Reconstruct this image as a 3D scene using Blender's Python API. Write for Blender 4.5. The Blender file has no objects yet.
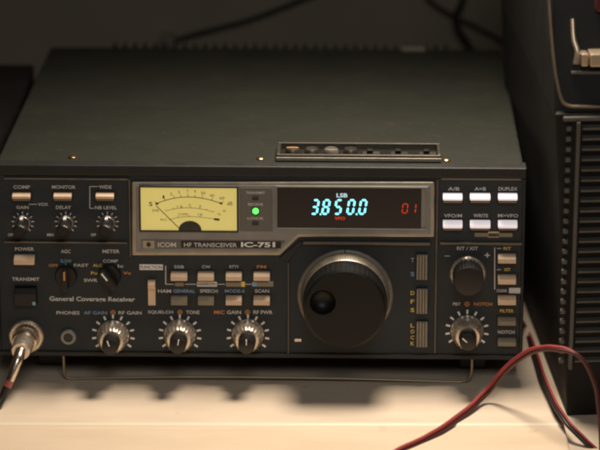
import bpy, bmesh, math, random
from mathutils import Matrix, Vector
random.seed(7)
S = 0.001                                   # everything below is written in millimetres
sc = bpy.context.scene
COL = sc.collection
R = math.radians

# ------------------------------------------------------------------ camera and frames
PITCH, D, FPX, TILT, YAW = 19.7, 1656.0, 2848.0, 3.2, -1.3
RM = Matrix.Translation((0, 0, 20)) @ Matrix.Rotation(R(YAW), 4, 'Z') @ Matrix.Rotation(R(-TILT), 4, 'X')
AIM = RM @ Vector((22, 0, 78))
VD = Vector((0, math.cos(R(PITCH)), -math.sin(R(PITCH))))
VU = Vector((0, math.sin(R(PITCH)), math.cos(R(PITCH))))
CAM = AIM - VD * D
RMI = RM.inverted()

def ray(px, py):
    return (VD * FPX + Vector((1, 0, 0)) * (px - 300) + VU * (225 - py)).normalized()
def q(px, py, yo=0.0):
    """measured photo point -> (x, z) on the transceiver's own panel plane y = yo"""
    o = RMI @ CAM; d = RMI.to_3x3() @ ray(px, py)
    t = (yo - o.y) / d.y; p = o + d * t
    return p.x, p.z
def wy(px, py, Y):
    d = ray(px, py); return CAM + d * ((Y - CAM.y) / d.y)
def wz(px, py, Z):
    d = ray(px, py); return CAM + d * ((Z - CAM.z) / d.z)
MM = 1.0 / 1.72                              # millimetres per measured unit on the panel

# ------------------------------------------------------------------ materials
MATS = {}
def mat(name, col, rough=0.5, metal=0.0, noise=0.0, nscale=60, bump=0.0, bscale=900, emit=None, estr=0.0, spec=0.5, alpha=None, coat=0, dust=0.0):
    m = bpy.data.materials.new(name); m.use_nodes = True
    nt = m.node_tree; b = nt.nodes['Principled BSDF']
    b.inputs['Base Color'].default_value = (*col, 1)
    b.inputs['Roughness'].default_value = rough
    b.inputs['Metallic'].default_value = metal
    b.inputs['Specular IOR Level'].default_value = spec
    b.inputs['Coat Weight'].default_value = coat
    tc = nt.nodes.new('ShaderNodeTexCoord')
    if noise:
        n = nt.nodes.new('ShaderNodeTexNoise'); n.inputs['Scale'].default_value = nscale
        n.inputs['Detail'].default_value = 8; n.inputs['Roughness'].default_value = 0.65
        nt.links.new(tc.outputs['Object'], n.inputs['Vector'])
        cr = nt.nodes.new('ShaderNodeValToRGB')
        cr.color_ramp.elements[0].position = 0.3; cr.color_ramp.elements[1].position = 0.72
        cr.color_ramp.elements[0].color = (*[c * (1 - noise) for c in col], 1)
        cr.color_ramp.elements[1].color = (*[min(1, c * (1 + noise)) for c in col], 1)
        nt.links.new(n.outputs['Fac'], cr.inputs['Fac']); nt.links.new(cr.outputs['Color'], b.inputs['Base Color'])
        mr = nt.nodes.new('ShaderNodeMapRange'); mr.inputs['To Min'].default_value = max(0.02, rough - .12); mr.inputs['To Max'].default_value = min(1, rough + .12)
        nt.links.new(n.outputs['Fac'], mr.inputs['Value']); nt.links.new(mr.outputs['Result'], b.inputs['Roughness'])
    if dust:
        src = b.inputs['Base Color'].links[0].from_socket if b.inputs['Base Color'].is_linked else None
        prev = None
        for k, (sc_, p0, p1, f) in enumerate(((260, .66, .72, dust), (26, .50, .78, dust * .25))):
            nd = nt.nodes.new('ShaderNodeTexNoise'); nd.inputs['Scale'].default_value = sc_; nd.inputs['Detail'].default_value = 4
            nt.links.new(tc.outputs['Object'], nd.inputs['Vector'])
            rg = nt.nodes.new('ShaderNodeMapRange'); rg.inputs['From Min'].default_value = p0; rg.inputs['From Max'].default_value = p1; rg.inputs['To Max'].default_value = f
            nt.links.new(nd.outputs['Fac'], rg.inputs['Value'])
            mx = nt.nodes.new('ShaderNodeMix'); mx.data_type = 'RGBA'; nt.links.new(rg.outputs['Result'], mx.inputs['Factor'])
            if src: nt.links.new(src, mx.inputs['A'])
            else: mx.inputs['A'].default_value = (*col, 1)
            mx.inputs['B'].default_value = (.16, .14, .11, 1); src = mx.outputs['Result']
        nt.links.new(src, b.inputs['Base Color'])
    if bump:
        n2 = nt.nodes.new('ShaderNodeTexNoise'); n2.inputs['Scale'].default_value = bscale; n2.inputs['Detail'].default_value = 3
        nt.links.new(tc.outputs['Object'], n2.inputs['Vector'])
        bp = nt.nodes.new('ShaderNodeBump'); bp.inputs['Strength'].default_value = bump; bp.inputs['Distance'].default_value = 0.0004
        nt.links.new(n2.outputs['Fac'], bp.inputs['Height']); nt.links.new(bp.outputs['Normal'], b.inputs['Normal'])
    if emit:
        b.inputs['Emission Color'].default_value = (*emit, 1); b.inputs['Emission Strength'].default_value = estr
    if alpha is not None: b.inputs['Alpha'].default_value = alpha
    MATS[name] = m
    return m
mat('case_paint', (.0115, .0130, .0090), .78, spec=.28, dust=.10, noise=.12, nscale=40, bump=.35, bscale=1400)
mat('frame_black', (.013, .0135, .0135), .5, noise=.2, nscale=60, bump=.2)
mat('panel_grey', (.0285, .0345, .040), .6, spec=.32, dust=.10, noise=.14, nscale=50, bump=.25, bscale=1600)
mat('dial_flange', (.20, .185, .16), .5, metal=.3, noise=.2, nscale=120)
mat('key_grey', (.30, .27, .225), .5, metal=.2, noise=.2, nscale=300)
mat('ring_silver', (.50, .44, .36), .36, metal=.8, noise=.15, nscale=300)
mat('ridge', (.15, .125, .095), .45, metal=.3, noise=.25, nscale=120)
mat('bezel', (.27, .27, .26), .42, metal=.3, noise=.15, nscale=80, bump=.1)
mat('bezel_edge', (.42, .38, .31), .35, metal=.6, noise=.15, nscale=120)
mat('indicator_plate', (.16, .15, .135), .5, metal=.2, noise=.1)
mat('print_white', (.70, .69, .67), .6)
mat('print_bright', (.92, .9, .87), .6)
mat('print_teal', (.22, .48, .5), .6)
mat('print_yellow', (.85, .62, .10), .6)
mat('print_orange', (.8, .33, .08), .6)
mat('print_blue', (.26, .40, .62), .6)
mat('print_dark', (.03, .026, .02), .6)
mat('cream_button', (.80, .58, .40), .38, noise=.08, nscale=200)
mat('dim_button', (.27, .235, .165), .5, noise=.1, nscale=200)
mat('white_button_glow', (.9, .86, .86), .35, emit=(1, .90, .95), estr=.45)  # unlit buttons; emission stands in for overexposed lamp light on them
mat('shaded_front_brown', (.20, .14, .105), .5, noise=.1, nscale=200)  # shade on the lower front of the buttons, put into brown
mat('stand_wire', (.36, .30, .19), .4, metal=.6, noise=.1)
mat('black_plastic', (.008, .0075, .007), .38, noise=.15, nscale=150, bump=.1)
mat('dial_black', (.006, .0062, .0064), .42, spec=.3, dust=.012, noise=.15, nscale=150, bump=.15)
mat('dimple_black', (.006, .006, .006), .46, spec=.4)
mat('black_gloss', (.009, .009, .009), .18)
mat('silver', (.78, .68, .57), .25, metal=1, noise=.1, nscale=300)
mat('knob_silver', (.76, .66, .55), .30, metal=.75, noise=.3, nscale=300)
mat('dark_metal', (.12, .11, .09), .4, metal=.8, noise=.15)
mat('screw', (.55, .36, .16), .3, metal=1)
mat('meter_face', (.72, .60, .20), .6, noise=.08, nscale=30, emit=(.95, .77, .23), estr=.42)
mat('meter_ink', (.10, .04, .015), .7)
mat('display_glass', (.012, .006, .005), .15, coat=.3)
mat('vfd_cyan', (.1, .4, .45), .5, emit=(.25, .86, 1), estr=1.5)
mat('vfd_white', (.3, .4, .45), .5, emit=(.6, .9, 1), estr=.65)
mat('vfd_red', (.3, .02, .01), .5, emit=(1, .06, .02), estr=.5)
mat('led_green', (.1, .6, .1), .3, emit=(.10, 1, .12), estr=1.6)
mat('led_off', (.03, .03, .025), .25)
mat('cloth_black', (.02, .019, .017), .6)
mat("device_black", (.0055, .0054, .005), .6, spec=.3, dust=.08, noise=.2, nscale=30, bump=.2)
mat('device_grey', (.085, .080, .070), .5, dust=.15, noise=.18, nscale=50, bump=.2)
mat('bronze_trim', (.20, .155, .11), .45, metal=.7, noise=.15, nscale=60)
mat('chrome', (.66, .54, .40), .32, metal=.8)
mat('dark_maroon', (.07, .012, .014), .5)  # shaded underside of the red wire; also colours the latch button
mat('wire_red', (.29, .034, .034), .62, noise=.15, nscale=80)
mat('wire_black', (.014, .012, .012), .45)
mat('wall_paint', (.20, .168, .125), .9, noise=.15, nscale=9, bump=.3, bscale=300)
mat('grey_plastic', (.14, .125, .10), .6)

mat('edge_gloss', (.72, .62, .48), .5, spec=.5)
def table_material(name, ca, cb):
    m = bpy.data.materials.new(name); m.use_nodes = True; nt = m.node_tree; b = nt.nodes['Principled BSDF']
    tc = nt.nodes.new('ShaderNodeTexCoord')
    mp = nt.nodes.new('ShaderNodeMapping'); mp.inputs['Scale'].default_value = (6, 26, 26)
    nt.links.new(tc.outputs['Object'], mp.inputs['Vector'])
    n = nt.nodes.new('ShaderNodeTexNoise'); n.inputs['Scale'].default_value = 2.2; n.inputs['Detail'].default_value = 9; n.inputs['Roughness'].default_value = .6
    nt.links.new(mp.outputs['Vector'], n.inputs['Vector'])
    cr = nt.nodes.new('ShaderNodeValToRGB')
    cr.color_ramp.elements[0].position = .25; cr.color_ramp.elements[1].position = .75
    cr.color_ramp.elements[0].color = ca; cr.color_ramp.elements[1].color = cb
    nt.links.new(n.outputs['Fac'], cr.inputs['Fac'])
    n2 = nt.nodes.new('ShaderNodeTexNoise'); n2.inputs['Scale'].default_value = 55; n2.inputs['Detail'].default_value = 2
    nt.links.new(tc.outputs['Object'], n2.inputs['Vector'])
    c2 = nt.nodes.new('ShaderNodeValToRGB'); c2.color_ramp.elements[0].position = .69; c2.color_ramp.elements[1].position = .80
    nt.links.new(n2.outputs['Fac'], c2.inputs['Fac'])
    mx = nt.nodes.new('ShaderNodeMix'); mx.data_type = 'RGBA'
    nt.links.new(c2.outputs['Color'], mx.inputs['Factor']); nt.links.new(cr.outputs['Color'], mx.inputs['A']); mx.inputs["B"].default_value = (.50, .40, .30, 1)
    nt.links.new(mx.outputs['Result'], b.inputs['Base Color'])
    b.inputs['Roughness'].default_value = .5
    bp = nt.nodes.new('ShaderNodeBump'); bp.inputs['Strength'].default_value = .15; bp.inputs['Distance'].default_value = .0005
    nt.links.new(n.outputs['Fac'], bp.inputs['Height']); nt.links.new(bp.outputs['Normal'], b.inputs['Normal'])
    MATS[name] = m
table_material('table', (.59, .485, .375, 1), (.70, .59, .47, 1))
table_material('shelf_wood', (.60, .475, .345, 1), (.70, .57, .43, 1))
def glass_material():
    m = bpy.data.materials.new('clear_window'); m.use_nodes = True; nt = m.node_tree
    out = nt.nodes['Material Output']; nt.nodes.remove(nt.nodes['Principled BSDF'])
    t = nt.nodes.new('ShaderNodeBsdfTransparent'); g = nt.nodes.new('ShaderNodeBsdfGlossy'); g.inputs['Roughness'].default_value = .08
    f = nt.nodes.new('ShaderNodeFresnel'); f.inputs['IOR'].default_value = 1.4
    mx = nt.nodes.new('ShaderNodeMixShader'); nt.links.new(f.outputs[0], mx.inputs[0]); nt.links.new(t.outputs[0], mx.inputs[1]); nt.links.new(g.outputs[0], mx.inputs[2])
    nt.links.new(mx.outputs[0], out.inputs['Surface']); MATS['clear'] = m
glass_material()

# ------------------------------------------------------------------ mesh helpers (millimetres)
def box(bm, x0, x1, y0, y1, z0, z1):
    v = [bm.verts.new(p) for p in ((x0,y0,z0),(x1,y0,z0),(x1,y1,z0),(x0,y1,z0),(x0,y0,z1),(x1,y0,z1),(x1,y1,z1),(x0,y1,z1))]
    for f in ((0,3,2,1),(4,5,6,7),(0,1,5,4),(1,2,6,5),(2,3,7,6),(3,0,4,7)): bm.faces.new([v[i] for i in f])
def prism(bm, pts, y0, y1):                       # outline in (x, z), extruded along y
    a = [bm.verts.new((x, y0, z)) for x, z in pts]; b = [bm.verts.new((x, y1, z)) for x, z in pts]
    bm.faces.new(a); bm.faces.new(b[::-1]); n = len(pts)
    for i in range(n): bm.faces.new((a[i], b[i], b[(i+1) % n], a[(i+1) % n]))
def xprism(bm, pts, x0, x1):                      # outline in (y, z), extruded along x
    a = [bm.verts.new((x0, y, z)) for y, z in pts]; b = [bm.verts.new((x1, y, z)) for y, z in pts]
    bm.faces.new(a[::-1]); bm.faces.new(b); n = len(pts)
    for i in range(n): bm.faces.new((a[i], a[(i+1) % n], b[(i+1) % n], b[i]))
def lathe(bm, prof, cx, cz, seg=48, flute=0, fdep=0.0, frng=None, cap=True):   # profile (r, y) from panel outwards (y negative)
    rings = []
    for k, (r, y) in enumerate(prof):
        ring = []
        for i in range(seg):
            a = 2 * math.pi * i / seg; rr = r
            if flute and frng and frng[0] <= k <= frng[1]: rr = r - fdep * (0.5 + 0.5 * math.cos(flute * a)) ** 2
            ring.append(bm.verts.new((cx + rr * math.sin(a), y, cz + rr * math.cos(a))))
        rings.append(ring)
    for A, B in zip(rings, rings[1:]):
        for i in range(seg): bm.faces.new((A[i], A[(i+1) % seg], B[(i+1) % seg], B[i]))
    if cap: bm.faces.new(rings[-1]); bm.faces.new(rings[0][::-1])
def frame(bm, x0, x1, z0, z1, t, y0, y1):
    box(bm, x0, x1, y0, y1, z1 - t, z1); box(bm, x0, x1, y0, y1, z0, z0 + t)
    box(bm, x0, x0 + t, y0, y1, z0 + t, z1 - t); box(bm, x1 - t, x1, y0, y1, z0 + t, z1 - t)
def spline(pts, n=8):
    P = [Vector(p) for p in pts]; P = [P[0] * 2 - P[1]] + P + [P[-1] * 2 - P[-2]]; out = []
    for i in range(1, len(P) - 2):
        a, b, c, d = P[i-1:i+3]
        for k in range(n):
            t = k / n
            out.append(.5 * ((2*b) + (c-a)*t + (2*a-5*b+4*c-d)*t*t + (3*b-a-3*c+d)*t**3))
    out.append(P[-2]); return out
def tube(bm, pts, r, seg=12, r_end=None):
    rings = []; up = Vector((.31, .17, .93)).normalized(); n = len(pts)
    for i, p in enumerate(pts):
        p = Vector(p); t = (Vector(pts[min(i+1, n-1)]) - Vector(pts[max(i-1, 0)])).normalized()
        s = t.cross(up).normalized(); u = s.cross(t)
        rr = r if r_end is None else r + (r_end - r) * i / (n - 1)
        rings.append([bm.verts.new(p + (s * math.cos(2*math.pi*k/seg) + u * math.sin(2*math.pi*k/seg)) * rr) for k in range(seg)])
    for A, B in zip(rings, rings[1:]):
        for i in range(seg): bm.faces.new((A[i], A[(i+1) % seg], B[(i+1) % seg], B[i]))
    bm.faces.new(rings[0][::-1]); bm.faces.new(rings[-1])
def text(bm, s, x0, x1, zc, h, y, bold=.012, dep=.06, shear=0.0):
    cu = bpy.data.curves.new('t', 'FONT'); cu.body = s; cu.offset = bold; cu.resolution_u = 3; cu.shear = shear
    o = bpy.data.objects.new('t', cu); COL.objects.link(o)
    dg = bpy.context.evaluated_depsgraph_get(); me = bpy.data.meshes.new_from_object(o.evaluated_get(dg))
    bpy.data.objects.remove(o); bpy.data.curves.remove(cu)
    xs = [v.co.x for v in me.vertices]; ys = [v.co.y for v in me.vertices]
    ax, bx, ay, by = min(xs), max(xs), min(ys), max(ys)
    w = x1 - x0; hh = h
    if by - ay < .3: hh = h * (by - ay) / .7        # a dash keeps its thinness
    vs = [bm.verts.new((x0 + (v.co.x - ax) / max(1e-6, bx - ax) * w, y - dep, zc + ((v.co.y - ay) / max(1e-6, by - ay) - .5) * hh)) for v in me.vertices]
    for p in me.polygons:
        try: bm.faces.new([vs[i] for i in p.vertices])
        except ValueError: pass
    bpy.data.meshes.remove(me)
def obj(name, bm, m, parent=None, bevel=0, seg=2, smooth=False, **props):
    bm.normal_update() ; bmesh.ops.recalc_face_normals(bm, faces=bm.faces[:])
    me = bpy.data.meshes.new(name); bm.transform(Matrix.Scale(S, 4)); bm.to_mesh(me); bm.free()
    me.materials.append(MATS[m] if isinstance(m, str) else m)
    o = bpy.data.objects.new(name, me); COL.objects.link(o)
    if parent: o.parent = parent
    if smooth:
        for p in me.polygons: p.use_smooth = True
        me.set_sharp_from_angle(angle=R(38))
    if bevel:
        b = o.modifiers.new('bevel', 'BEVEL'); b.width = bevel * S; b.segments = seg; b.limit_method = 'ANGLE'; b.angle_limit = R(40)
        b.harden_normals = False
    for k, v in props.items(): o[k] = v
    return o
def thing(name, label, cat, M=None, group=None):
    o = bpy.data.objects.new(name, None); COL.objects.link(o); o.empty_display_size = .02
    o['label'] = label; o['category'] = cat
    if group: o['group'] = group
    if M is not None:
        M = M.copy(); M.translation = M.translation * S; o.matrix_world = M
    return o
NB = bmesh.new

# ------------------------------------------------------------------ the setting
E0 = wz(300, 424, 0).y                            # front edge of the pale board the radio stands on
BR = wz(564, 419, 0).x
DESK = -5.0
ROT = 3.7
FP = wz(567, 416, DESK)
WALL = 430.0
bm = NB(); box(bm, -900, 1100, -1400, WALL, DESK - 20, DESK); obj('desk_top', bm, 'table', kind='structure')
bm = NB(); box(bm, -900, 1100, WALL, WALL + 20, DESK - 20, 900); obj('wall', bm, 'wall_paint', kind='structure')
def plate(bm, x0, y0, inset, yb, z0, z1):          # right edge turns along the foot of the upright set
    yk = FP.y - 2; bx = FP.x - 1.5 - inset; k = math.tan(R(ROT))
    P = [(x0, y0), (BR - inset, y0), (min(BR - inset, bx), yk), (bx - (yb - FP.y) * k, yb), (x0, yb)]
    if y0 > yk: P = [(x0, y0), (bx - (y0 - FP.y) * k, y0), (bx - (yb - FP.y) * k, yb), (x0, yb)]
    lo = [bm.verts.new((x, y, z0)) for x, y in P]; hi = [bm.verts.new((x, y, z1)) for x, y in P]; n = len(P)
    bm.faces.new(lo[::-1]); bm.faces.new(hi)
    for i in range(n): bm.faces.new((lo[i], lo[(i+1) % n], hi[(i+1) % n], hi[i]))
bm = NB(); plate(bm, -620, -420, 0, WALL - 4, DESK + .3, -1.0)
obj('low_shelf', bm, 'shelf_wood', bevel=1.6, seg=3, label='broad cream shelf reaching out to the bottom edge of the photo', category='shelf')
bm = NB(); plate(bm, -612, E0, .8, WALL - 5, -.9, 0)
sheet = obj('shelf_mat', bm, 'table', bevel=.4, seg=3, label='thin pale sheet under the dark radio, its bright front edge crossing the picture', category='board')
bm = NB(); tube(bm, [(-612, E0 + 1.2, -3.86), (0, E0 + 1.2, -3.86), (BR - .8, E0 + 1.2, -3.86)], 4, 64); obj('edge_glint_strip', bm, 'edge_gloss', sheet, smooth=True)  # rounded gloss strip added so the lamp draws a bright line

# ------------------------------------------------------------------ transceiver
radio = thing('radio_transceiver', 'wide dark grey radio transceiver with lit yellow meter, cyan digits and big tuning dial', 'radio', RM)
XL, ZB = q(-1.5, 356)[0], q(300, 356)[1]
XR = q(524.8, 250)[0]
ZT = q(300, 166)[1]
XL = -XR if abs(XL + XR) < 3 else XL
# case
bm = NB()
cxl, cxr, DEP = XL + 1.5, XR - 1.5, 300
prism(bm, [(cxl, ZB + 3), (cxr, ZB + 3), (cxr, ZT + .5), (cxl, ZT + .5)], 6, DEP)
case = obj('case', bm, 'case_paint', radio, bevel=1.6, seg=3)
bm = NB()                                          # heat sink fins on the rear
box(bm, -118, 118, DEP, DEP + 6, 12, ZT - 6)
for i in range(34):
    x = -114 + i * 6.9
    box(bm, x, x + 2.2, DEP + 6, DEP + 30, 12, ZT - 3)
obj('heat_sink', bm, 'frame_black', radio, bevel=.4)
a = q(436, 60)[0]
bm = NB(); box(bm, 84, 100, DEP - 9, DEP - 1, ZT + .6, ZT + 3.2); obj('rear_clip', bm, 'grey_plastic', radio, bevel=.5)
# black front frame: a rim standing around the panel
bm = NB(); T = 4
zt0 = q(300, 176.5)[1]
box(bm, XL, XR, -1.5, 12, zt0, ZT)                 # top bar
box(bm, XL, XR, -1.5, 12, ZB - 1, ZB + 2)
box(bm, XL, XL + 2, -1.5, 12, ZB + 2, zt0); box(bm, XR - 2, XR, -1.5, 12, ZB + 2, zt0)
obj('front_frame', bm, 'frame_black', radio, bevel=.8, seg=3)
bm = NB(); box(bm, XL + 2.05, XR - 2.05, 0, 8, ZB + 2.05, zt0 - .05)
panel = obj('front_panel', bm, 'panel_grey', radio)

# ridges that divide the panel
def hr(px0, px1, py, t=1.1, y0=-1.6):
    x0, z = q(px0, py); x1, _ = q(px1, py); bm = NB(); box(bm, x0, x1, y0, .5, z - t / 2, z + t / 2); obj('panel_ridge', bm, 'ridge', panel, bevel=.35)
def vr(px, py0, py1, t=1.1, y0=-1.5):
    x, z1 = q(px, py0); _, z0 = q(px, py1); bm = NB(); box(bm, x - t / 2, x + t / 2, y0, .5, z0, z1); obj('panel_ridge', bm, 'ridge', panel, bevel=.35)
hr(4, 128, 178); hr(4, 127.5, 241.5); vr(129.3, 178.5, 256, .9)
hr(441, 521, 178.5); hr(440, 522, 243, 1.5); vr(437.5, 179, 353, 1.0); vr(288.5, 262, 353, .8)
hr(303, 430, 242.2, 1.7, -2.4)
# small steps down the left corner of the dial block
bm = NB()
P1, P2, P3, P4 = q(279, 258), q(300, 240.6), q(303, 242.6), q(288, 262)
prism(bm, [P1, P2, P3, P4], -1.2, .5); obj('dial_corner', bm, 'panel_grey', panel, bevel=.3)

# display bezel (one stepped plate with a slanting lower corner)
out = [q(132, 181), q(434.5, 181), q(434.5, 236.5), q(299.5, 236.5), q(280, 254.8), q(132, 254.8)]
bm = NB(); prism(bm, out, -1.8, .3)
bez = obj('display_bezel', bm, 'bezel_edge', radio, bevel=.9, seg=3)
inn = [q(136.5, 184.5), q(430.5, 184.5), q(430.5, 233), q(298, 233), q(278, 251.3), q(136.5, 251.3)]
bm = NB(); prism(bm, inn, -2.3, -1.0)
obj('bezel_plate', bm, 'bezel', bez, bevel=.3)
# meter
mx0, mz1 = q(140.5, 187, -2.3); mx1, mz0 = q(237, 230.5, -2.3)
meter = None
bm = NB(); box(bm, mx0, mx1, -2.6, -1.4, mz0, mz1)
meter = obj('meter_face', bm, 'meter_face', radio, label='glowing yellow signal meter scale with dark curved scales')
bm = NB(); frame(bm, mx0 - .9, mx1 + .9, mz0 - .9, mz1 + .9, .9, -3.6, -1.6); obj('meter_frame', bm, 'frame_black', meter, bevel=.2)
bm = NB(); YM = -2.72
def seg2(bm, a, b, w, y):
    a = Vector(a); b = Vector(b); d = (b - a).normalized() * w / 2; n = Vector((-d.y, d.x))
    v = [bm.verts.new((p.x, y, p.y)) for p in (a - n, b - n, b + n, a + n)]; bm.faces.new(v)
def arc3(pa, pm, pb, w, n=28):
    A, M_, B = [Vector(q(*p, YM)) for p in (pa, pm, pb)]; C = 2 * M_ - (A + B) / 2; pts = []
    for i in range(n + 1):
        t = i / n; pts.append((1-t)**2 * A + 2*t*(1-t) * C + t*t * B)
    for a, b in zip(pts, pts[1:]): seg2(bm, a, b, w, YM)
    return pts
a1 = arc3((157, 203.5), (188, 197), (221, 203.5), .42)
for i, k in enumerate((0, 4, 8, 11, 14, 17, 20, 24, 28)):
    p = a1[k]; up = .45 if i % 2 else .85; c = Vector(q(189, 236, YM)); d = (p - c).normalized()
    seg2(bm, p, p + d * (1.2 + up), .28, YM)
a2 = arc3((166, 211), (189, 207.8), (213, 212), .26); a3 = arc3((170, 220), (189, 216.6), (217, 219.5), .26)
for arr, ks in ((a2, (0, 5, 10, 15, 20, 24, 28)), (a3, (0, 7, 14, 20, 28))):
    for k in ks:
        p = arr[k]; c = Vector(q(189, 240, YM)); d = (p - c).normalized(); seg2(bm, p, p + d * 1.1, .24, YM)
def mt(s, px0, px1, py, hpx, bold=0.0):
    x0, z = q(px0, py, YM); x1, _ = q(px1, py, YM); text(bm, s, x0, x1, z, hpx * MM, YM, bold, 0)
for s, x, y in (('1', 163.5, 197), ('3', 171, 194), ('5', 179, 192.2), ('7', 187.5, 191.3), ('9', 195, 191.6)): mt(s, x - .9, x + .9, y, 3.2)
for s, x, y in (('20', 203, 193), ('40', 212, 195.6), ('60', 222, 198)): mt(s, x - 2.4, x + 2.4, y, 2.8)
mt('S', 149, 152.5, 204, 4.4, .02); mt('dB', 227, 232.5, 203.5, 3.8); mt('SWR', 152, 159, 210.5, 2.8); mt('ALC', 160, 167, 219.5, 2.6)
mt('1.5', 177, 182, 206.5, 2.4); mt('2', 188.5, 190.5, 205, 2.4); mt('3', 199, 201, 206.3, 2.4); mt('COMP', 178, 188, 214.3, 2.3); mt('Ic', 218, 221, 214, 2.6); mt('W', 222.5, 226, 211, 2.6)
mt('10', 198, 202.5, 214.5, 2.4)
seg2(bm, q(214, 219.1, YM), q(219.5, 219.8, YM), 1.3, YM); seg2(bm, q(155.5, 204, YM), q(158.5, 203.2, YM), 1.2, YM); seg2(bm, q(219.5, 203, YM), q(222.5, 203.8, YM), 1.1, YM)
obj('meter_scale', bm, 'meter_ink', meter)
bm = NB(); c = q(190, 231.2, -2.9); n = 24; rr = 11.5 * MM
prism(bm, [(c[0] + rr * math.cos(math.pi * i / n), c[1] + .5 + rr * .85 * math.sin(math.pi * i / n)) for i in range(n + 1)], -3.1, -2.5)
obj('pivot_cover', bm, 'black_plastic', meter)
bm = NB(); seg2(bm, q(183, 232, -2.9), q(156, 205.5, -2.9), .45, -2.9); obj('needle', bm, 'meter_ink', meter)
bm = NB(); box(bm, mx0, mx1, -3.5, -3.25, mz0, mz1); obj('meter_window', bm, 'clear', meter)
# indicator strip
bm = NB(); x0, z1 = q(240, 187.5, -2.3); x1, z0 = q(272.5, 231.5, -2.3); box(bm, x0, x1, -2.75, -1.5, z0, z1)
ind = obj('indicator_plate', bm, 'indicator_plate', radio, bevel=.2)
for m, py, nm in (('led_off', 198.2, 'transmit_light'), ('led_off', 223.3, 'lock_light')):
    x0, z1 = q(252.3, py - 2, -2.8); x1, z0 = q(258.5, py + 2, -2.8); bm = NB(); box(bm, x0, x1, -3.3, -2.2, z0, z1); obj('indicator_lamp', bm, m, ind, bevel=.15)
bm = NB(); c = q(255.6, 211, -2.8); lathe(bm, [(1.9, -2.4), (1.9, -3.1), (1.5, -3.7), (.7, -4.0)], *c, seg=24); obj('indicator_lamp', bm, 'led_green', ind, smooth=True, label='glowing green receive lamp')
bm = NB(); c = q(255.6, 211, -2.8); lathe(bm, [(2.5, -2.5), (2.5, -3.0), (1.95, -3.0)], *c, seg=24, cap=False); obj('lamp_ring', bm, 'frame_black', ind)
bm = NB()
for s, a, b, y in (('TRANSMIT', 246, 265, 192.7), ('RECEIVE', 248, 263, 204.3), ('LOCK', 247.5, 264, 218.3)):
    x0, z = q(a, y, -2.8); x1, _ = q(b, y, -2.8); text(bm, s, x0, x1, z, 1.5, -2.76)
obj('indicator_lettering', bm, 'print_white', ind)
# display window with figures
x0, z1 = q(277.5, 187, -2.3); x1, z0 = q(421, 228.5, -2.3)
bm = NB(); frame(bm, x0 - 1.2, x1 + 3.8, z0 - 1.0, z1 + 1.0, 1.0, -3.4, -1.9); obj('display_frame', bm, 'bezel', bez, bevel=.25)
bm = NB(); box(bm, x0 - .1, x1, -2.6, -1.2, z0, z1); disp = obj('display_window', bm, 'display_glass', radio)
SEGS = {'0': 'abcdef', '1': 'bc', '2': 'abdeg', '3': 'abcdg', '4': 'bcfg', '5': 'acdfg', '8': 'abcdefg'}
def digit(bm, ch, cx, cy, wpx, hpx, t=.62, sl=.16, y=-2.75):
    X, Z = q(cx, cy, y); w = wpx * MM; h = hpx * MM; g = .07
    def P(u, v): return Vector((X + u * w / 2 + sl * v * h / 2, Z + v * h / 2))
    L = {'a': ((-1, 1), (1, 1)), 'd': ((-1, -1), (1, -1)), 'g': ((-1, 0), (1, 0)), 'f': ((-1, 1), (-1, 0)), 'e': ((-1, 0), (-1, -1)), 'b': ((1, 1), (1, 0)), 'c': ((1, 0), (1, -1))}
    for s in SEGS[ch]:
        a, b = P(*L[s][0]), P(*L[s][1]); d = (b - a) * g
        a, b = a + d, b - d; dd = (b - a).normalized(); n = Vector((-dd.y, dd.x)) * t / 2
        v = [bm.verts.new((p.x, y, p.y)) for p in (a, a + dd * t * .45 - n, b - dd * t * .45 - n, b, b - dd * t * .45 + n, a + dd * t * .45 + n)]
        bm.faces.new(v)
for ch, x in zip('38500', (315.0, 326, 338.3, 351, 362.8)):
    bm = NB(); digit(bm, ch, x, 207, 5.6, 14.2, 1.3)
    if x in (315.0, 351):
        X, Z = q(x + 5.6, 214.2, -2.75); lathe(bm, [(.6, -2.7), (.6, -2.75)], X, Z, seg=12)
    obj('digit', bm, 'vfd_cyan', disp)
for ch, x in (('0', 405), ('1', 413.2)):
    bm = NB(); digit(bm, ch, x, 208.5, 4.8, 9.5, .62, .1); obj('channel_digit', bm, 'vfd_red', disp)
bm = NB(); a, z = q(336.5, 195.3, -2.75); b, _ = q(347.5, 195.3, -2.75); text(bm, 'LSB', a, b, z, 2.5 , -2.7, .03); obj('mode_word', bm, 'vfd_white', disp)
bm = NB(); a, z = q(334.5, 218.3, -2.75); b, _ = q(345, 218.3, -2.75); text(bm, 'VFO', a, b, z, 1.9, -2.7, .03); obj('status_word', bm, 'vfd_red', disp)
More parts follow.
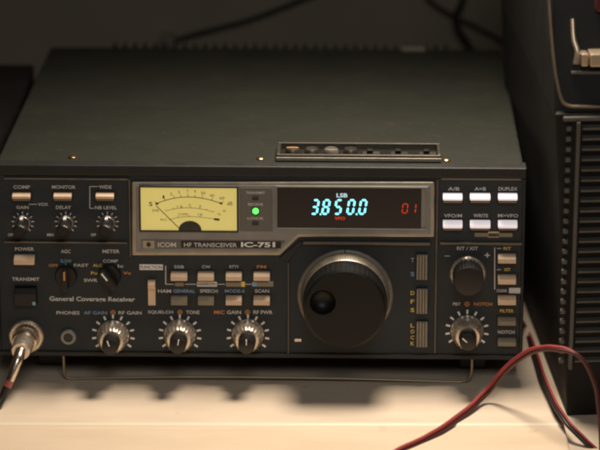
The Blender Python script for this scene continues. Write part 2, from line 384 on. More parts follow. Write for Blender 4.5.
# maker's strip
bm = NB(); a, z1 = q(141.5, 239.5, -2.35); b, z0 = q(278.5, 249.7, -2.35)
prism(bm, [(a, z0), (q(277, 249.7, -2.35)[0], z0), (q(285, 241, -2.35)[0], z1 - .8), (q(285, 239.5, -2.35)[0], z1), (a, z1)], -2.5, -2.0)
strip = obj('name_strip', bm, 'indicator_plate', bez)
bm = NB(); a, z1 = q(159, 240.7, -2.6); b, z0 = q(184, 248.3, -2.6)
a2_, z1 = q(181, 240.7, -2.6); b2_, z0 = q(281, 248.3, -2.6); box(bm, a2_, b2_, -2.62, -2.4, z0, z1); obj('name_plate', bm, 'frame_black', bez)
bm = NB(); a, z1 = q(142.8, 240.6, -2.6); b, z0 = q(154.5, 248.4, -2.6); box(bm, a, b, -2.66, -2.4, z0, z1); obj('emblem_plate', bm, 'bezel_edge', bez, label='small square emblem plate with a dark round mark')
bm = NB(); X, Z = q(148.6, 244.5, -2.7); lathe(bm, [(1.35, -2.5), (1.35, -2.72)], X, Z, seg=20); box(bm, X - .25, X + .25, -2.73, -2.5, Z - 1.7, Z + 1.7)
obj('emblem', bm, 'print_dark', bez)
bm = NB()
def pt(bm, s, px0, px1, py, hpx, y=0.0, bold=.012):
    x0, z = q(px0, py, y); x1, _ = q(px1, py, y); text(bm, s, x0, x1, z, hpx * MM, y, bold)
pt(bm, 'HF TRANSCEIVER', 184, 237, 244.7, 4.4, -2.62); pt(bm, 'ICOM', 158, 176, 244.7, 5, -2.5, .02)
obj('name_lettering', bm, 'print_white', bez)
bm = NB(); pt(bm, 'IC-75', 241, 270.5, 244.6, 5.4, -2.62, .035); pt(bm, '1', 272.6, 275.2, 244.6, 5.4, -2.62, .035); obj('model_lettering', bm, 'print_bright', bez)

# printed lettering on the panel
LET = {}
def label(s, px0, px1, py, h=3.6, m='print_white', bold=.012):
    bm = NB(); pt(bm, s, px0, px1, py, h, 0, bold); obj('printed_word', bm, m, panel)
def line(px0, py0, px1, py1, m='print_white', w=.4):
    bm = NB(); seg2(bm, q(px0, py0), q(px1, py1), w, -.06); obj('printed_line', bm, m, panel)
def ticks(px, py, r0, r1, n=11, a0=-140, a1=140, w=.7, m='print_white', skip=()):
    bm = NB(); X, Z = q(px, py)
    for i in range(n):
        if i in skip: continue
        a = R(a0 + (a1 - a0) * i / (n - 1)); s, c = math.sin(a), math.cos(a)
        seg2(bm, (X + r0 * s, Z + r0 * c), (X + r1 * s, Z + r1 * c), w, -.06)
    obj('dial_scale', bm, m, panel)
def ringmark(px, py, r=1.3):
    bm = NB(); X, Z = q(px, py)
    for i in range(16):
        a, b = 2*math.pi*i/16, 2*math.pi*(i+1)/16
        seg2(bm, (X + r*math.cos(a), Z + r*math.sin(a)), (X + r*math.cos(b), Z + r*math.sin(b)), .35, -.06)
    seg2(bm, (X - r, Z), (X + r, Z), .3, -.06); seg2(bm, (X, Z - r), (X, Z + r), .3, -.06)
    obj('printed_ring', bm, 'print_orange', panel)
label('COMP', 13.5, 30, 187); label('MONITOR', 52, 75.5, 187); label('WIDE', 99, 111.5, 187)
label('GAIN', 16.5, 28.5, 207.3, 3.2); label('VOX', 38, 48, 204.3, 3.2); line(29, 204.3, 37, 204.3); label('DELAY', 56, 71, 207.3, 3.4); label('NB LEVEL', 95, 117, 207.6, 3.4)
line(89.8, 186.5, 89.8, 208.3); line(89.8, 186.5, 98, 186.5); line(89.8, 208.3, 94, 208.3)
label('OFF', 8, 13, 234.8, 3); label('MIN', 47, 53.5, 234.8, 3); label('OFF', 91, 96, 234.8, 3)
label('POWER', 15, 34, 249, 3.6); label('TRANSMIT', 12, 39.5, 279, 3.6)
label('AGC', 61, 70.5, 251.3); label('SLOW', 60.5, 71.5, 261, 3.4, 'print_teal'); label('OFF', 49, 58, 265.4, 3.2, 'print_orange'); label('FAST', 74, 88.5, 265.2, 3.2)
line(65.7, 263.3, 65.7, 268)
label('METER', 102.5, 119.5, 251.3); label('COMP', 103, 118, 261, 3.4); label('ALC', 92.8, 102.3, 265.3, 3.2, 'print_yellow'); label('Ic', 117.8, 123.5, 266, 3.2)
label('Po', 91, 97.5, 273, 3.2, 'print_yellow'); label('Vc', 123, 131, 273, 3.2, 'print_orange'); label('SWR', 84, 97.5, 280.2, 3.4)
label('General Coverage Receiver', 49.5, 135, 299.3, 6.2, 'print_white', .02)
label('PHONES', 56.5, 79.5, 312.7, 3.6)
label('AF GAIN', 84, 107, 312.7, 3.6, 'print_blue'); ringmark(113, 312.5); label('RF GAIN', 118.5, 141.5, 312.7, 3.6)
label('SQUELCH', 148, 173, 312.2, 3.8); ringmark(180, 312.2); label('TONE', 186, 199.5, 312.2, 3.8)
label('MIC', 214, 224.5, 312.2, 3.8, 'print_orange'); label('GAIN', 227, 241, 312.2, 3.8); ringmark(247.5, 312.2); label('RF PWR', 253.5, 272.5, 312.2, 3.8)
for s, a, b, m in (('SSB', 174, 184, 'print_white'), ('CW', 202, 210.5, 'print_white'), ('RTTY', 229.5, 239, 'print_white'), ('FM', 257, 266, 'print_orange')): label(s, a, b, 266.8, 3.2, m)
for s, a, b, m in (('HAM', 158, 171, 'print_white'), ('GENERAL', 173.5, 195, 'print_blue'), ('SPEECH', 200, 217.5, 'print_white'), ('MODE-S', 225, 244.5, 'print_blue'), ('SCAN', 255, 269, 'print_white')): label(s, a, b, 291, 3.5, m)
line(165.7, 265.5, 165.7, 284.2, w=.5); line(165.7, 284.2, 174, 284.2); line(185, 284.2, 196, 284.2); line(218, 284.2, 225, 284.2); line(245.5, 284.2, 251.5, 284.2)
label('A/B', 448, 459.5, 188.8); label('A=B', 474.5, 486, 188.8); label('DUPLEX', 498.5, 517.5, 188.8)
label('VFO/M', 444, 462, 215.6); label('WRITE', 473.5, 488, 215.6); label('M>VFO', 498, 518, 215.6)
label('RIT / XIT', 457, 478, 248.3, 3.8); label('-', 444.5, 450, 256, 3.5); label('+', 484.5, 490, 255.2, 5)
label('RIT', 503.5, 511, 248.4, 3.2, 'print_yellow'); line(497, 248.4, 501, 248.4); label('XIT', 504, 510.5, 269.6, 3.2, 'print_yellow'); line(497, 269.6, 501, 269.6)
line(494.7, 247.5, 494.7, 289.5, w=.5); label('CLEAR', 496.5, 507, 290.6, 3)
label('FILTER', 500, 513.5, 310.8, 3.3, 'print_yellow'); label('NOTCH', 498, 514.5, 332, 3.5)
label('PBT', 453, 460.5, 304, 3.2); ringmark(467, 304); label('NOTCH', 474, 492, 304, 3.4, 'print_orange')
for word, y, st, h, m in (('TS', 260, 14, 4.4, 'print_blue'), ('DFS', 293, 8.5, 4.2, 'print_yellow'), ('LOCK', 325.5, 6, 4, 'print_yellow')):
    bm = NB()
    for k, ch in enumerate(word): pt(bm, ch, 410.6, 414.4, y + st * k, h, 0, .015)
    obj('printed_word', bm, m, panel)
for x in (22.8, 66, 107.5): ticks(x, 222.5, 5.0, 6.6, 11, w=.55)
for x in (113.3, 180, 248): ticks(x, 335, 10.2, 12.7, 11, -125, 125, 1.15, 'print_bright')
ticks(467, 330.5, 10.2, 12.8, 11, -125, 125, 1.15, 'print_bright')
# inverted labels: pale printed blocks
def block(px0, py0, px1, py1, m, s=None, tm='print_dark'):
    x0, z1 = q(px0, py0); x1, z0 = q(px1, py1); bm = NB(); box(bm, x0, x1, -.12, .2, z0, z1); o = obj('label_block', bm, m, panel)
    if s:
        bm = NB(); text(bm, s, x0 + .5, x1 - .5, (z0 + z1) / 2, (z1 - z0) * .6, -.13); obj('printed_word', bm, tm, panel)
block(139.5, 264.3, 163, 270, 'print_bright', 'FUNCTION'); block(175, 282.5, 183.8, 286.2, 'dim_button')
block(197, 281.6, 217, 286.6, 'print_white', 'NARROW'); block(226, 282.2, 241, 286.6, 'dim_button'); block(241.2, 281.6, 245, 286.8, 'print_yellow')
block(252, 281.8, 257, 286.4, 'print_blue'); block(257.2, 282, 273.3, 286.6, 'dim_button'); block(268.5, 281.6, 273.4, 282, 'print_white')
block(474.7, 232.8, 512.4, 237, 'dim_button'); block(488, 231.6, 499, 237.4, 'cream_button', 'MEMO'); block(509, 287.8, 520.5, 293.3, 'print_white')
# ------------------------------------------------------------------ buttons
def button(px0, py0, px1, py1, m, p=5.0, name='push_button', slope=.42, lab=None, shade_drop=0):
    x0, z1 = q(px0, py0, 0); x1, _ = q(px1, py0, 0); z0 = q(px0, py1, -p)[1]
    h = z1 - z0; bm = NB()
    xprism(bm, [(.4, z0), (.4, z1), (-p * .55, z1 - h * .08), (-p, z1 - h * slope), (-p, z0)], x0, x1)
    o = obj(name, bm, m, radio, bevel=.3)
    if lab: o['label'] = lab
    if shade_drop:
        bm = NB(); xprism(bm, [(.3, z0 - shade_drop), (.3, z0 - .05), (-p * .8, z0 - .05), (-p * .8, z0 - shade_drop + .3)], x0 + .3, x1 - .3); obj('shaded_button_front', bm, 'shaded_front_brown', o, bevel=.2)  # added piece: the button's shaded lower front, put into its colour
    bm = NB(); frame(bm, x0 - .75, x1 + .75, z0 - .75 - shade_drop, z1 + .75, .6, -.45, .1); obj('button_surround', bm, 'frame_black', o, bevel=.15)
    return o
for a, b in ((12.8, 30.8), (54.1, 71.9), (96.1, 114.3)): button(a, 192, b, 199, 'cream_button', shade_drop=1.8)
button(14.5, 254, 35, 265, 'cream_button', 5)
for i, (a, b) in enumerate(((171, 187.6), (198, 214.2), (226, 242), (253.7, 270))):
    button(a, 271, b, 281, 'cream_button'); button(a, 295, b, 305.5, 'dim_button' if i < 2 else 'cream_button', 3 if i < 2 else 5)
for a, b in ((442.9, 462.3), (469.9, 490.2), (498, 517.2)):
    button(a, 192.8, b, 200.6, 'white_button_glow', 4.5, slope=.62, shade_drop=2.0); button(a, 219.8, b, 228.4, 'white_button_glow', 4.5, slope=.62, shade_drop=1.8)
for i, y in enumerate((253.3, 274.3, 295, 316.3, 337)):
    button(497.7, y, 515.8, y + (10.3 if i < 3 else 9.5), 'cream_button' if i < 3 else 'dim_button', 5 if i < 3 else 4)
# transmit rocker and its little lamp
o = button(15, 285.5, 36.5, 306, 'black_plastic', 5, 'rocker_switch', .35)
x, z = q(34, 303.5, -5); bm = NB(); box(bm, x - .9, x + .9, -5.4, -4.6, z - 1, z + 1); obj('marker', bm, 'print_teal', o)
# slide lever
x0, z1 = q(148, 279.5); x1, z0 = q(155.8, 304.5); bm = NB(); box(bm, x0, x1, -2, .3, z0, z1); xprism(bm, [(-2, z1 - 4.5), (-2, z1 - .2), (-5.5, z1 - 1.2), (-5.5, z1 - 4)], x0 + .2, x1 - .2)
obj('slide_switch', bm, 'cream_button', radio, bevel=.25)
# three ribbed tall keys beside the dial
for y0, y1 in ((253.5, 280.5), (287.5, 314.5), (320.3, 348)):
    x0, z1 = q(416.2, y0); x1, _ = q(427.8, y0); z0 = q(416, y1, -3)[1]
    bm = NB(); box(bm, x0, x1, -2.2, .3, z0, z1); k = obj('tall_key', bm, 'dark_metal', radio, bevel=.3)
    bm = NB(); w = (x1 - x0) / 4
    for i in range(4): box(bm, x0 + w * i + .35, x0 + w * (i + 1) - .35, -3.1, -2.1, z0 + .5, z1 - .5)
    obj('key_rib', bm, 'key_grey', k, bevel=.2)
# ------------------------------------------------------------------ knobs
def knob_small(px, py):
    X, Z = q(px, py); bm = NB()
    lathe(bm, [(4.4, .2), (4.4, -1.5), (3.9, -2.2)], X, Z, 32); k = obj('control_knob', bm, 'knob_silver', radio, smooth=True)
    bm = NB(); lathe(bm, [(3.9, -2.1), (3.8, -12), (3.6, -17.4), (3.0, -18)], X, Z, 60, 20, .3, (0, 2)); obj('knob_cap', bm, 'black_plastic', k, smooth=True)
    bm = NB(); box(bm, X - .8, X + .8, -9, -1.2, Z + 3.2, Z + 4.6); obj('pointer_or_glint', bm, 'print_bright', k)  # bright mark on the knob, standing in for the highlight on top
for x, in ((22.8,), (66,), (107.5,)): knob_small(x, 222.5)
def knob_lever(px, py, ang, r=6.2, m='print_bright'):          # round base with a raised finger bar
    X, Z = q(px, py); bm = NB(); lathe(bm, [(r, .2), (r, -2), (r * .92, -3)], X, Z, 40); k = obj('selector_knob', bm, 'black_plastic', radio, smooth=True)
    c, s = math.cos(R(ang)), math.sin(R(ang))
    def rot(u, v): return (X + u * c + v * s, Z - u * s + v * c)
    bm = NB(); prism(bm, [rot(-1.7, -r * .95), rot(1.7, -r * .95), rot(1.5, r * .8), rot(0, r * .98), rot(-1.5, r * .8)], -11.5, -2.5); obj('finger_bar', bm, 'black_plastic', k, bevel=.5)
    bm = NB(); prism(bm, [rot(-.45, .5), rot(.45, .5), rot(.45, r * .86), rot(-.45, r * .86)], -11.8, -11.4); obj('pointer_or_glint', bm, m, k)
knob_lever(66.3, 275.5, 0, 6.4, 'print_orange'); knob_lever(109.5, 275.5, -38, 6.8)
def knob_dual(px, py, r=8.8, rin=5.1, fl=True, point=0):
    X, Z = q(px, py); bm = NB()
    lathe(bm, [(r * 1.06, .2), (r * 1.06, -1), (r, -1.6), (r * .98, -8), (r * .92, -11), (r * .76, -12.5)], X, Z, 120, 20, .5, (2, 4)); k = obj('control_knob', bm, 'knob_silver', radio, smooth=True)
    bm = NB(); lathe(bm, [(rin + .2, -12.2), (rin, -13), (rin * .96, -21.5), (rin * .88, -23.1), (rin * .5, -23.5)], X, Z, 96, 24, .35, (1, 2)); obj('knob_cap', bm, 'black_plastic', k, smooth=True)
    bm = NB(); c, s = math.cos(R(point)), math.sin(R(point))
    def rot(u, v): return (X + u * c + v * s, Z - u * s + v * c)
    prism(bm, [rot(-.3, 1), rot(.3, 1), rot(.3, rin * .86), rot(-.3, rin * .86)], -23.8, -23.0); obj('pointer_or_glint', bm, 'print_bright', k)
    bm = NB(); box(bm, X - .45, X + .45, -6.5, -1.7, Z + r * .93, Z + r * 1.03); obj('outer_mark', bm, 'print_bright', k)
knob_dual(113.3, 335.0, point=-20); knob_dual(180, 334, point=10); knob_dual(248, 334, point=0); knob_dual(467, 330.5, 9.0, 5.2, point=-50)
# clarifier knob: one broad black cap in a bright collar
X, Z = q(467.7, 273); bm = NB()
lathe(bm, [(10.5, .2), (10.5, -1.6), (9.6, -2.6)], X, Z, 64); k = obj('control_knob', bm, 'knob_silver', radio, smooth=True, label='broad black knob in a bright round collar')
bm = NB(); lathe(bm, [(9.2, -2.5), (9.0, -15), (8.4, -17), (5, -17.4)], X, Z, 120, 24, .45, (0, 1)); obj('knob_cap', bm, 'black_plastic', k, smooth=True)
bm = NB(); box(bm, X - .6, X + .6, -4, -1.5, Z + 8.9, Z + 10.7); obj('pointer_or_glint', bm, 'print_bright', k, bevel=.2)
# main tuning dial
X, Z = q(345.2, 294.8); bm = NB()
lathe(bm, [(28, .2), (28, -1.0), (27.2, -1.8), (26.2, -2.0)], X, Z, 128); dial = obj('tuning_dial', bm, 'dial_flange', radio, smooth=True, label='big black tuning dial with a silver scale ring and a finger dimple')
bm = NB(); lathe(bm, [(26.3, -1.9), (26.1, -2.4), (24.9, -10.2), (24.2, -11.2)], X, Z, 128); obj('scale_ring', bm, 'ring_silver', dial, smooth=True)
bm = NB()
for i in range(100):
    a = 2 * math.pi * i / 100; c, s = math.cos(a), math.sin(a); L = -8.6 if i % 5 else -6.6
    r1, r2 = 24.95, 25.0 + (10.2 + L) * 0.155
    v = [bm.verts.new((X + rr * s + sg * .17 * c, yy - .05, Z + rr * c - sg * .17 * s)) for rr, yy, sg in ((25.02, -10.1, -1), (25.02, -10.1, 1), (r2 + .06, L, 1), (r2 + .06, L, -1))]
    bm.faces.new(v)
obj('scale_marks', bm, 'print_dark', dial)
bm = NB(); lathe(bm, [(24.5, -11), (24.4, -12), (24.3, -24), (23.8, -26.2), (22.4, -27)], X, Z, 192, 48, .3, (1, 2), cap=False)
# front face with a round finger dimple cut as a dish
DX, DZ, DR = X - 12.8, Z + 4.4, 8.0
rings = []
face_prof = []
bmv = bm
N = 96
for k in range(0, 22):                             # polar grid around the dimple out to the rim
    t = k / 21; ring = []
    for i in range(N):
        a = 2 * math.pi * i / N; dx, dz = math.sin(a), math.cos(a)
        # distance from the dimple centre to the rim circle along this direction
        ox, oz = DX - X, DZ - Z; b = ox * dx + oz * dz; cc = ox * ox + oz * oz - 22.4 ** 2; far = -b + math.sqrt(b * b - cc)
        if k < 9: rr = DR * (k / 8.0) * .999 + .001; y = -27 + 7.2 * math.cos(math.pi / 2 * min(1, k / 8.0)) ** .5
        else: rr = DR + (far - DR) * ((k - 8) / 13.0); y = -27
        if k == 8: y = -27.0
        ring.append(bmv.verts.new((DX + rr * dx, y, DZ + rr * dz)))
    rings.append(ring)
for A, B in zip(rings, rings[1:]):
    for i in range(N): bmv.faces.new((A[i], A[(i+1) % N], B[(i+1) % N], B[i]))
bmv.faces.new(rings[0])
obj('dial_cap', bm, 'dial_black', dial, smooth=True)
bm = NB(); lathe(bm, [(8.3, -26.9), (8.2, -27.5), (7.7, -27.4), (7.5, -26.6), (6.9, -24.6), (5.8, -22.9), (4.2, -21.6), (2.2, -20.9), (.02, -20.8)], DX, DZ, 56, cap=False); obj('finger_dimple', bm, 'dimple_black', dial, smooth=True)
bm = NB(); px, pz = q(345.2, 251.5); box(bm, px - .3, px + .3, -2.3, -1.0, pz - 1.6, pz + 2.0); obj('index_mark', bm, 'print_dark', dial)
bm = NB(); x, z = q(298, 340); box(bm, x - 2, x + 2, -.7, .2, z - .9, z + .9); obj('brake_lever', bm, 'knob_silver', radio, bevel=.2)
# phones socket
X, Z = q(68.5, 336.5); bm = NB(); lathe(bm, [(4.7, .2), (4.7, -1.6), (4.0, -2.4), (2.9, -2.4), (2.7, -1.2), (2.6, 1)], X, Z, 40, cap=False); j = obj('phones_socket', bm, 'bezel', radio, smooth=True)
bm = NB(); lathe(bm, [(2.75, 0), (2.75, -.9)], X, Z, 24); obj('socket_hole', bm, 'black_gloss', j)
# microphone socket flange
X, Z = q(26.5, 336); bm = NB(); lathe(bm, [(10.2, .2), (10.2, -1.8), (9.4, -2.6), (8.2, -2.6), (7.8, -1), (7.8, -.5)], X, Z, 56); obj('microphone_socket', bm, 'knob_silver', radio, smooth=True)
MX, MZ = X, Z
# hatch in the top cover near the front edge
hx0, _ = q(276, 158, 0); hx1, _ = q(441.5, 158, 0)
bm = NB(); frame_y0, frame_y1 = 8, 38
zt = ZT + .5
box(bm, hx0, hx1, 8, 10.2, zt - .5, zt + 4.2); box(bm, hx0, hx1, 34, 36, zt - .5, zt + 4.4)
box(bm, hx0, hx0 + 2, 10.2, 34, zt - .5, zt + 4.2); box(bm, hx1 - 2, hx1, 10.2, 34, zt - .5, zt + 4.2)
hatch = obj('hatch_rim', bm, 'dark_metal', radio, bevel=.4)
bm = NB(); box(bm, hx0 + 2, hx1 - 2, 10.3, 33.9, zt - .4, zt + .5); obj('hatch_floor', bm, 'black_plastic', hatch)
bm = NB(); box(bm, hx0 - .2, hx1 + .2, 7.2, 7.98, zt + .6, zt + 2.6); obj('hatch_lip', bm, 'bezel_edge', hatch, bevel=.2)
for i, m in enumerate(('print_orange', 'dark_metal', 'grey_plastic', 'dark_metal')):
    x = hx0 + 9 + i * 11.3; bm = NB()
    vs = []
    for (r, z) in ((4.2, .4), (4.2, 3.6), (3.6, 4.4)):
        vs.append([bm.verts.new((x + r * math.cos(2*math.pi*k/28), 22 + r * math.sin(2*math.pi*k/28), zt + z)) for k in range(28)])
    for A, B in zip(vs, vs[1:]):
        for k in range(28): bm.faces.new((A[k], A[(k+1) % 28], B[(k+1) % 28], B[k]))
    bm.faces.new(vs[-1])
    t = obj('trimmer_knob', bm, 'dark_metal' if m == 'print_orange' else m, radio, smooth=True)
    bm = NB(); box(bm, x - 3.4, x + 3.4, 21.6, 22.4, zt + 4.3, zt + 4.8); obj('slot_mark', bm, 'print_orange' if i == 0 else 'print_dark', t)
for i in range(3):
    x = hx0 + 55 + i * 16.5; bm = NB(); box(bm, x - 5, x + 5, 19, 26, zt + .4, zt + 1.6); t = obj('slide_switch', bm, 'dark_metal', radio, bevel=.2)
    bm = NB(); box(bm, x - 2.5, x + 1, 20, 25, zt + 1.6, zt + 4.0); obj('switch_nub', bm, 'black_plastic', t, bevel=.3)
# screws on the front edge of the top cover
for px in (70, 259.5, 447):
    x, _ = q(px, 162, 0); bm = NB()
    vs = [[bm.verts.new((x + r * math.cos(2*math.pi*k/20), 12 + r * math.sin(2*math.pi*k/20), zt + z)) for k in range(20)] for r, z in ((2.3, -.3), (2.3, .7), (1.5, 1.3))]
    for A, B in zip(vs, vs[1:]):
        for k in range(20): bm.faces.new((A[k], A[(k+1) % 20], B[(k+1) % 20], B[k]))
    bm.faces.new(vs[-1]); obj('cover_screw', bm, 'screw', radio, smooth=True)
# wire stand under the front edge, feet
zl = -(20) / math.cos(R(TILT)) + 1.0
xa, _ = q(66, 376, 14); xb, _ = q(471, 376, 14)
YB = 14
bm = NB(); YB = 3.5
pts = [(xa, YB, ZB + 4), (xa, YB, zl + 8), (xa + .2, YB, zl + 3), (xa + 1.2, YB, zl + .9), (xa + 3.4, YB, zl), (xa + 10, YB, zl), ((xa + xb) / 2 - 40, YB, zl + 1.6), ((xa + xb) / 2 + 40, YB, zl + 1.4), (xb - 14, YB, zl), (xb - 5.5, YB, zl + .3), (xb - 2, YB, zl + 1.7), (xb - .4, YB, zl + 5), (xb, YB, zl + 9), (xb, YB, ZB + 4)]
tube(bm, spline(pts, 8), .75, 10); obj('wire_stand', bm, 'stand_wire', radio, smooth=True)
for x in (XL + 28, XR - 28):
    for y in (32, 270):
        zb = (-(20) + math.sin(R(TILT)) * y) / math.cos(R(TILT)) + .2
        bm = NB(); box(bm, x - 8, x + 8, y - 8, y + 8, zb, ZB + 3.2); obj('foot', bm, 'black_plastic', radio, bevel=1)

# ------------------------------------------------------------------ microphone plug and its cord
plug = thing('microphone_plug', 'silver round plug with a thin grey cord pushed into the left socket of the radio', 'plug', RM)
def tubel(bm, p0, p1, r0, r1, seg=32, ridges=0):
    p0 = Vector(p0); p1 = Vector(p1); t = (p1 - p0).normalized(); s = t.cross(Vector((0, 0, 1))).normalized(); u = s.cross(t); rs = []
    for p, r in ((p0, r0 * .9), (p0 + t * .6, r0), (p1 - t * .6, r1), (p1, r1 * .9)):
        rs.append([bm.verts.new(p + (s * math.cos(2*math.pi*k/seg) + u * math.sin(2*math.pi*k/seg)) * (r - (.3 if ridges and k % 2 else 0))) for k in range(seg)])
    for A, B in zip(rs, rs[1:]):
        for i in range(seg): bm.faces.new((A[i], A[(i+1) % seg], B[(i+1) % seg], B[i]))
    bm.faces.new(rs[0][::-1]); bm.faces.new(rs[-1])
bm = NB(); tubel(bm, (MX, -.6, MZ), (MX, -13, MZ), 7.4, 7.4, 60, 1); obj('collar', bm, 'silver', plug, smooth=True)
bm = NB(); tubel(bm, (MX, -12.8, MZ), (MX - .6, -26, MZ - .8), 6.2, 5.4); obj('plug_body', bm, 'knob_silver', plug, smooth=True)
pE = (MX - 1.0, -31, MZ - 3)
bm = NB(); tube(bm, spline([(MX - .6, -25.5, MZ - .8), (MX - 1.4, -31, MZ - 3.5), (MX - 3.5, -34, MZ - 9), (MX - 6, -36, MZ - 15)], 6), 3.4, 18, 2.6); obj('strain_relief', bm, 'silver', plug, smooth=True)
c0 = Vector((MX - 6, -36, MZ - 15))
bm = NB(); tube(bm, spline([c0, c0 + Vector((-.7, -.5, -1.9)), c0 + Vector((-1.5, -1, -3.6))], 6), 2.5, 16); obj('cord_highlight', bm, mat('highlight_pink', (.34, .10, .085), .3), plug, smooth=True)  # pink highlight on the cord, put in as a coloured band
c1 = c0 + Vector((-1.4, -.9, -3.4))
bm = NB(); tube(bm, spline([c1, c1 + Vector((-3.5, -3, -7.5)), c1 + Vector((-8, -8, -12.2)), c1 + Vector((-20, -20, -14.0)), c1 + Vector((-60, -50, -15.4)), c1 + Vector((-190, -70, -16.0))], 8), 2.3, 14); obj('cord', bm, 'wire_black', plug, smooth=True)

# ------------------------------------------------------------------ upright black set on the right
DV = Matrix.Translation(FP) @ Matrix.Rotation(R(ROT), 4, 'Z')
DVI = DV.inverted()
dev = thing('upright_receiver', 'tall black upright set with a ribbed grille and chrome latch beside the radio', 'speaker cabinet', DV)
def dq(px, py, yo=0.0):
    o = DVI @ CAM; d = DVI.to_3x3() @ ray(px, py); t = (yo - o.y) / d.y; p = o + d * t; return p.x, p.z
xl = 0.0; W_ = 150.0
zt_ = dq(580, 110)[1]; x554 = dq(554.5, 110)[0]
# lower body leans a little: its left edge moves out towards the top
xt = x554 + .5
H2 = 95.0
bm = NB()
def slab(x_of, prof):
    L = [bm.verts.new((x_of(z), y, z)) for y, z in prof]; Rr = [bm.verts.new((W_, y, z)) for y, z in prof]; n = len(prof)
    bm.faces.new(L[::-1]); bm.faces.new(Rr)
    for i in range(n): bm.faces.new((L[i], L[(i+1) % n], Rr[(i+1) % n], Rr[i]))
slab(lambda z: xt * min(1.0, z / zt_), [(0, 0), (0, zt_ - 2), (2.5, zt_ - 2), (3, zt_), (34, zt_ + H2), (215, zt_ + H2), (235, zt_ - 2), (235, 0)])
obj('body', bm, 'device_black', dev, bevel=2, seg=3)
def lean(z): return 3 + (z - zt_) * 31 / H2
# bronze trim following the rounded lower corner of the leaning face
def lp(px, py):                                   # a point on the leaning face
    o = DVI @ CAM; d = DVI.to_3x3() @ ray(px, py); k = 31 / H2
    t = (3 + (o.z - zt_) * k - o.y) / (d.y - d.z * k); return o + d * t
tr = [lp(*p) + Vector((0, -1.0, 0)) for p in ((548.5, -14), (550, 15), (552.5, 48), (555, 70), (557.5, 84), (560, 95), (563.5, 102.5), (570, 105.8), (580, 106.4), (600, 106.4), (660, 106.4), (760, 106.4))]
bm = NB(); tube(bm, spline(tr, 6), 1.15, 12); obj('edge_trim', bm, 'bronze_trim', dev, smooth=True)
tr = [lp(*p) + Vector((0, -.4, 0)) for p in ((571, 72.5), (600, 72.5), (700, 72.5))]
bm = NB(); tube(bm, tr, 1.0, 8); obj('seam_line', bm, 'device_grey', dev)
# chrome latch on the leaning face
A = lp(576.5, 62); B = lp(574, 35); 
bm = NB(); tube(bm, spline([lp(572, 18) + Vector((0, -2, 0)), lp(573, 38) + Vector((0, -3, 0)), lp(576.3, 50) + Vector((0, -4, 0)), lp(575.5, 62.5) + Vector((0, -3, 0))], 6), 1.2, 12, 1.9)
lt = obj('latch_arm', bm, 'chrome', dev, smooth=True)
a = lp(579, 63); b = lp(590, 50)
bm = NB(); box(bm, a.x + 4.9, a.x + 60, a.y - 9, a.y + 5, a.z, b.z + .6); obj('latch_bar', bm, 'chrome', dev, bevel=.9, seg=3)
bm = NB(); box(bm, a.x + .4, a.x + 4.4, a.y - 6, a.y + 6, a.z - .5, b.z); obj('latch_hinge', bm, 'chrome', dev, bevel=.9, seg=3)
bm = NB(); c = lp(600, 5); box(bm, c.x - 3, c.x + 8, c.y - 5, c.y + 3, c.z - 3, c.z + 6); obj('latch_button', bm, 'dark_maroon', dev, bevel=1.5)
# ribbed grille
gz1 = dq(585, 122)[1]; gz0 = dq(585, 364)[1]
bm = NB(); gx = dq(577, 250)[0]
pitch = (gz1 - gz0) / 24.0
for i in range(24):
    z = gz1 - (i + .5) * pitch
    xprism(bm, [(.5, z - 1.6), (-3.2, z - .7), (-3.6, z + .6), (.5, z + 1.5)], gx + .3, W_ - 8)
obj('grille_slats', bm, 'device_grey', dev, bevel=.3)
bm = NB(); x0 = dq(571.5, 250)[0]; x1 = dq(575.5, 250)[0]; box(bm, x0, x1, -3.9, .5, gz0 - 2, gz1 + 1); obj('grille_post', bm, 'device_grey', dev, bevel=.5)
bm = NB(); x0 = dq(562, 250)[0]; x1 = dq(567, 250)[0]
for i in range(24):
    z = gz1 - (i + .5) * pitch; box(bm, x0, x1, -2.6, .5, z - 1.5, z + 1.3)
obj('grille_studs', bm, 'device_grey', dev, bevel=.6)
bm = NB(); x0 = dq(563, 120)[0]; zz = dq(580, 120)[1]; box(bm, x0, W_ - 6, -2.6, .5, zz, zz + 2.4); obj('grille_rail', bm, 'device_grey', dev, bevel=.5)

# ------------------------------------------------------------------ black box left of the radio
lz = 108.0
L0 = wz(34, 64, lz); 
bm = NB(); box(bm, -330, wz(33, 70, lz).x, -8, L0.y, 0.2, lz)
LX = wz(34, 64, lz).x
bm.free(); bm = NB(); box(bm, -330, 0, 0, L0.y + 4, .2, lz)
M_ = Matrix.Translation((wz(4, 163, lz).x, wz(4, 163, lz).y, 0))
d_ = wz(34, 64, lz) - wz(4, 163, lz); ang = -math.atan2(d_.x, d_.y)
bm.free(); bm = NB(); LEN = math.hypot(d_.x, d_.y); box(bm, -300, 0, -0.0, LEN, .2, lz)
left = thing('black_equipment_box', 'plain black metal box just left of the radio, only its corner in view', 'equipment box', M_ @ Matrix.Rotation(ang, 4, 'Z'))
obj('casing', bm, 'device_black', left, bevel=2, seg=3)
bm = NB(); box(bm, -290, -8, -4, -.1, 8, lz - 8); obj('front_plate', bm, 'device_grey', left, bevel=1)

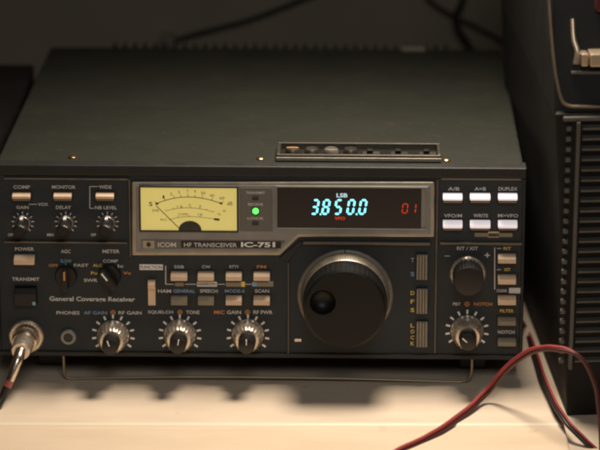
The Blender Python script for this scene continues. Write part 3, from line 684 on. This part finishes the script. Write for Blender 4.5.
# ------------------------------------------------------------------ wires
def wire(name, pts, r, m, label_, group=None):
    pts = [Vector(p) for p in spline(pts, 3)]; pts = [p + Vector((.14 * math.sin(1.7 * k + r), .15 * math.sin(2.3 * k), .10 * math.sin(1.3 * k + 1))) for k, p in enumerate(pts)]
    bm = NB(); tube(bm, spline(pts, 5), r, 12)
    o = obj(name, bm, m, smooth=True, label=label_, category='cable')
    if group: o['group'] = group
    return o
wp = [wz(240, 590, .8), wz(320, 505, .8), wz(378, 464, .8), wz(397, 450, .8), wz(418, 440, 1.2), wz(440, 428, 2.4), wz(466, 409, 4), wy(485, 391, E0 + 30), wy(503, 370, E0 + 26), wy(523, 353, E0 + 14), wy(543, 347, E0), wy(562, 348, E0 - 12), wy(580, 357, E0 - 18), wy(592, 376, E0 - 20), wy(598, 400, E0 - 22), wy(601, 440, E0 - 24), wy(602, 470, E0 - 26)]
off = Vector((.9, -.5, -1.3))
wire('power_wire', wp, 1.12, 'wire_red', 'red power wire arching from the shelf edge in front of the black upright set', 'power wires')
off = Vector((.9, -.2, -2.1))
wire('power_wire', [p + (off if k < 10 else (Vector((.5, -1.6, -1.0)) if k < 12 else Vector((-.4, -1.7, .9)))) for k, p in enumerate(wp)], 1.15, 'dark_maroon', 'maroon strand added under the arching red wire as its shaded underside', 'power wires')  # added strand: shade under the red wire, put into maroon
w2 = [wz(508, 300, 30), wz(516, 312, 24), wy(526, 327, E0 + 150), wy(534, 345, E0 + 110), wy(541, 366, E0 + 70), wy(551, 392, E0 + 30), wy(561, 410, E0 + 2), wy(571, 424, E0 - 12), wy(588, 441, E0 - 20), wy(604, 456, E0 - 24)]
wire('power_wire', w2, .85, 'wire_red', 'thin red wire sloping down between the radio and the black upright set', 'power wires')
wire('power_wire', [p + Vector((-1.6, -.5, -1.0)) for p in w2], 1.15, 'wire_black', 'black wire sloping down beside the thin red one at the right shelf end', 'power wires')
WY = WALL - 6
wire('wall_cable', [wy(168, 46, WY), wy(180, 38, WY), wy(225, 26, WY), wy(262, 15, WY), wy(305, -2, WY), wy(350, -20, WY)], 1.6, 'wire_black', 'thin black cable rising to the right on the wall behind the radio')
bm = NB(); p = wy(168, 41, WY); box(bm, p.x - 5, p.x + 5, WY - 6, WALL - .2, p.z - 5, p.z + 5); obj('cable_clip', bm, 'grey_plastic', bevel=1.5, label='small grey clip holding the cable on the wall above the radio', category='cable clip')
wire('wall_cable', [wy(420, -14, WY), wy(432, 2, WY), wy(452, 15, WY), wy(475, 26, WY), wy(497, 38, WY), wy(520, 55, WY)], 1.4, mat('wire_darkred', (.05, .012, .012), .5), 'dark red cable slanting down behind the right rear of the radio')
wire('wall_cable', [wy(466, -14, WY - 6), wy(462, 2, WY - 6), wy(456, 16, WY - 6), wy(459, 30, WY - 6), wy(468, 44, WY - 6), wy(476, 56, WY - 6)], 2.3, 'wire_black', 'thick black cable hanging in a bend behind the right rear of the radio')

# ------------------------------------------------------------------ light
def lamp(name, kind, loc, target, power, col, **kw):
    l = bpy.data.lights.new(name, kind); l.energy = power; l.color = col
    for k, v in kw.items(): setattr(l, k, v)
    o = bpy.data.objects.new(name, l); COL.objects.link(o)
    o.location = Vector(loc) * S; d = (Vector(target) - Vector(loc)).normalized()
    o.rotation_euler = d.to_track_quat('-Z', 'Y').to_euler(); return o
lamp('desk_lamp', 'SPOT', (95, 62, 500), (20, -105, 0), 17.6, (1, .85, .68), spot_size=R(112), spot_blend=1.0, shadow_soft_size=.072)
lamp('fill_light', 'AREA', (150, -1300, 1100), (20, -90, 60), 4.6, (1, .98, .94), shape='DISK', size=.6)  # weak fill added from the camera side to lift panel and wall
w = bpy.data.worlds.new('World'); sc.world = w; w.use_nodes = True
w.node_tree.nodes['Background'].inputs['Color'].default_value = (1, .86, .68, 1)
w.node_tree.nodes['Background'].inputs['Strength'].default_value = .016

cam = bpy.data.cameras.new('camera'); co = bpy.data.objects.new('camera', cam); COL.objects.link(co); sc.camera = co
cam.sensor_width = 36; cam.lens = 36 * FPX / 600; cam.clip_end = 50; cam.clip_start = .05
co.location = CAM * S; co.rotation_euler = (R(90 - PITCH), 0, 0)
cam.dof.use_dof = True; cam.dof.focus_distance = (D - 6) * S; cam.dof.aperture_fstop = 7
sc.view_settings.view_transform = 'Standard'; sc.view_settings.look = 'None'; sc.view_settings.exposure = 0; sc.view_settings.gamma = 1
sc.render.resolution_x = 1024; sc.render.resolution_y = 768
sc.cycles.pixel_filter_type = 'BLACKMAN_HARRIS'; sc.cycles.filter_width = 2.9
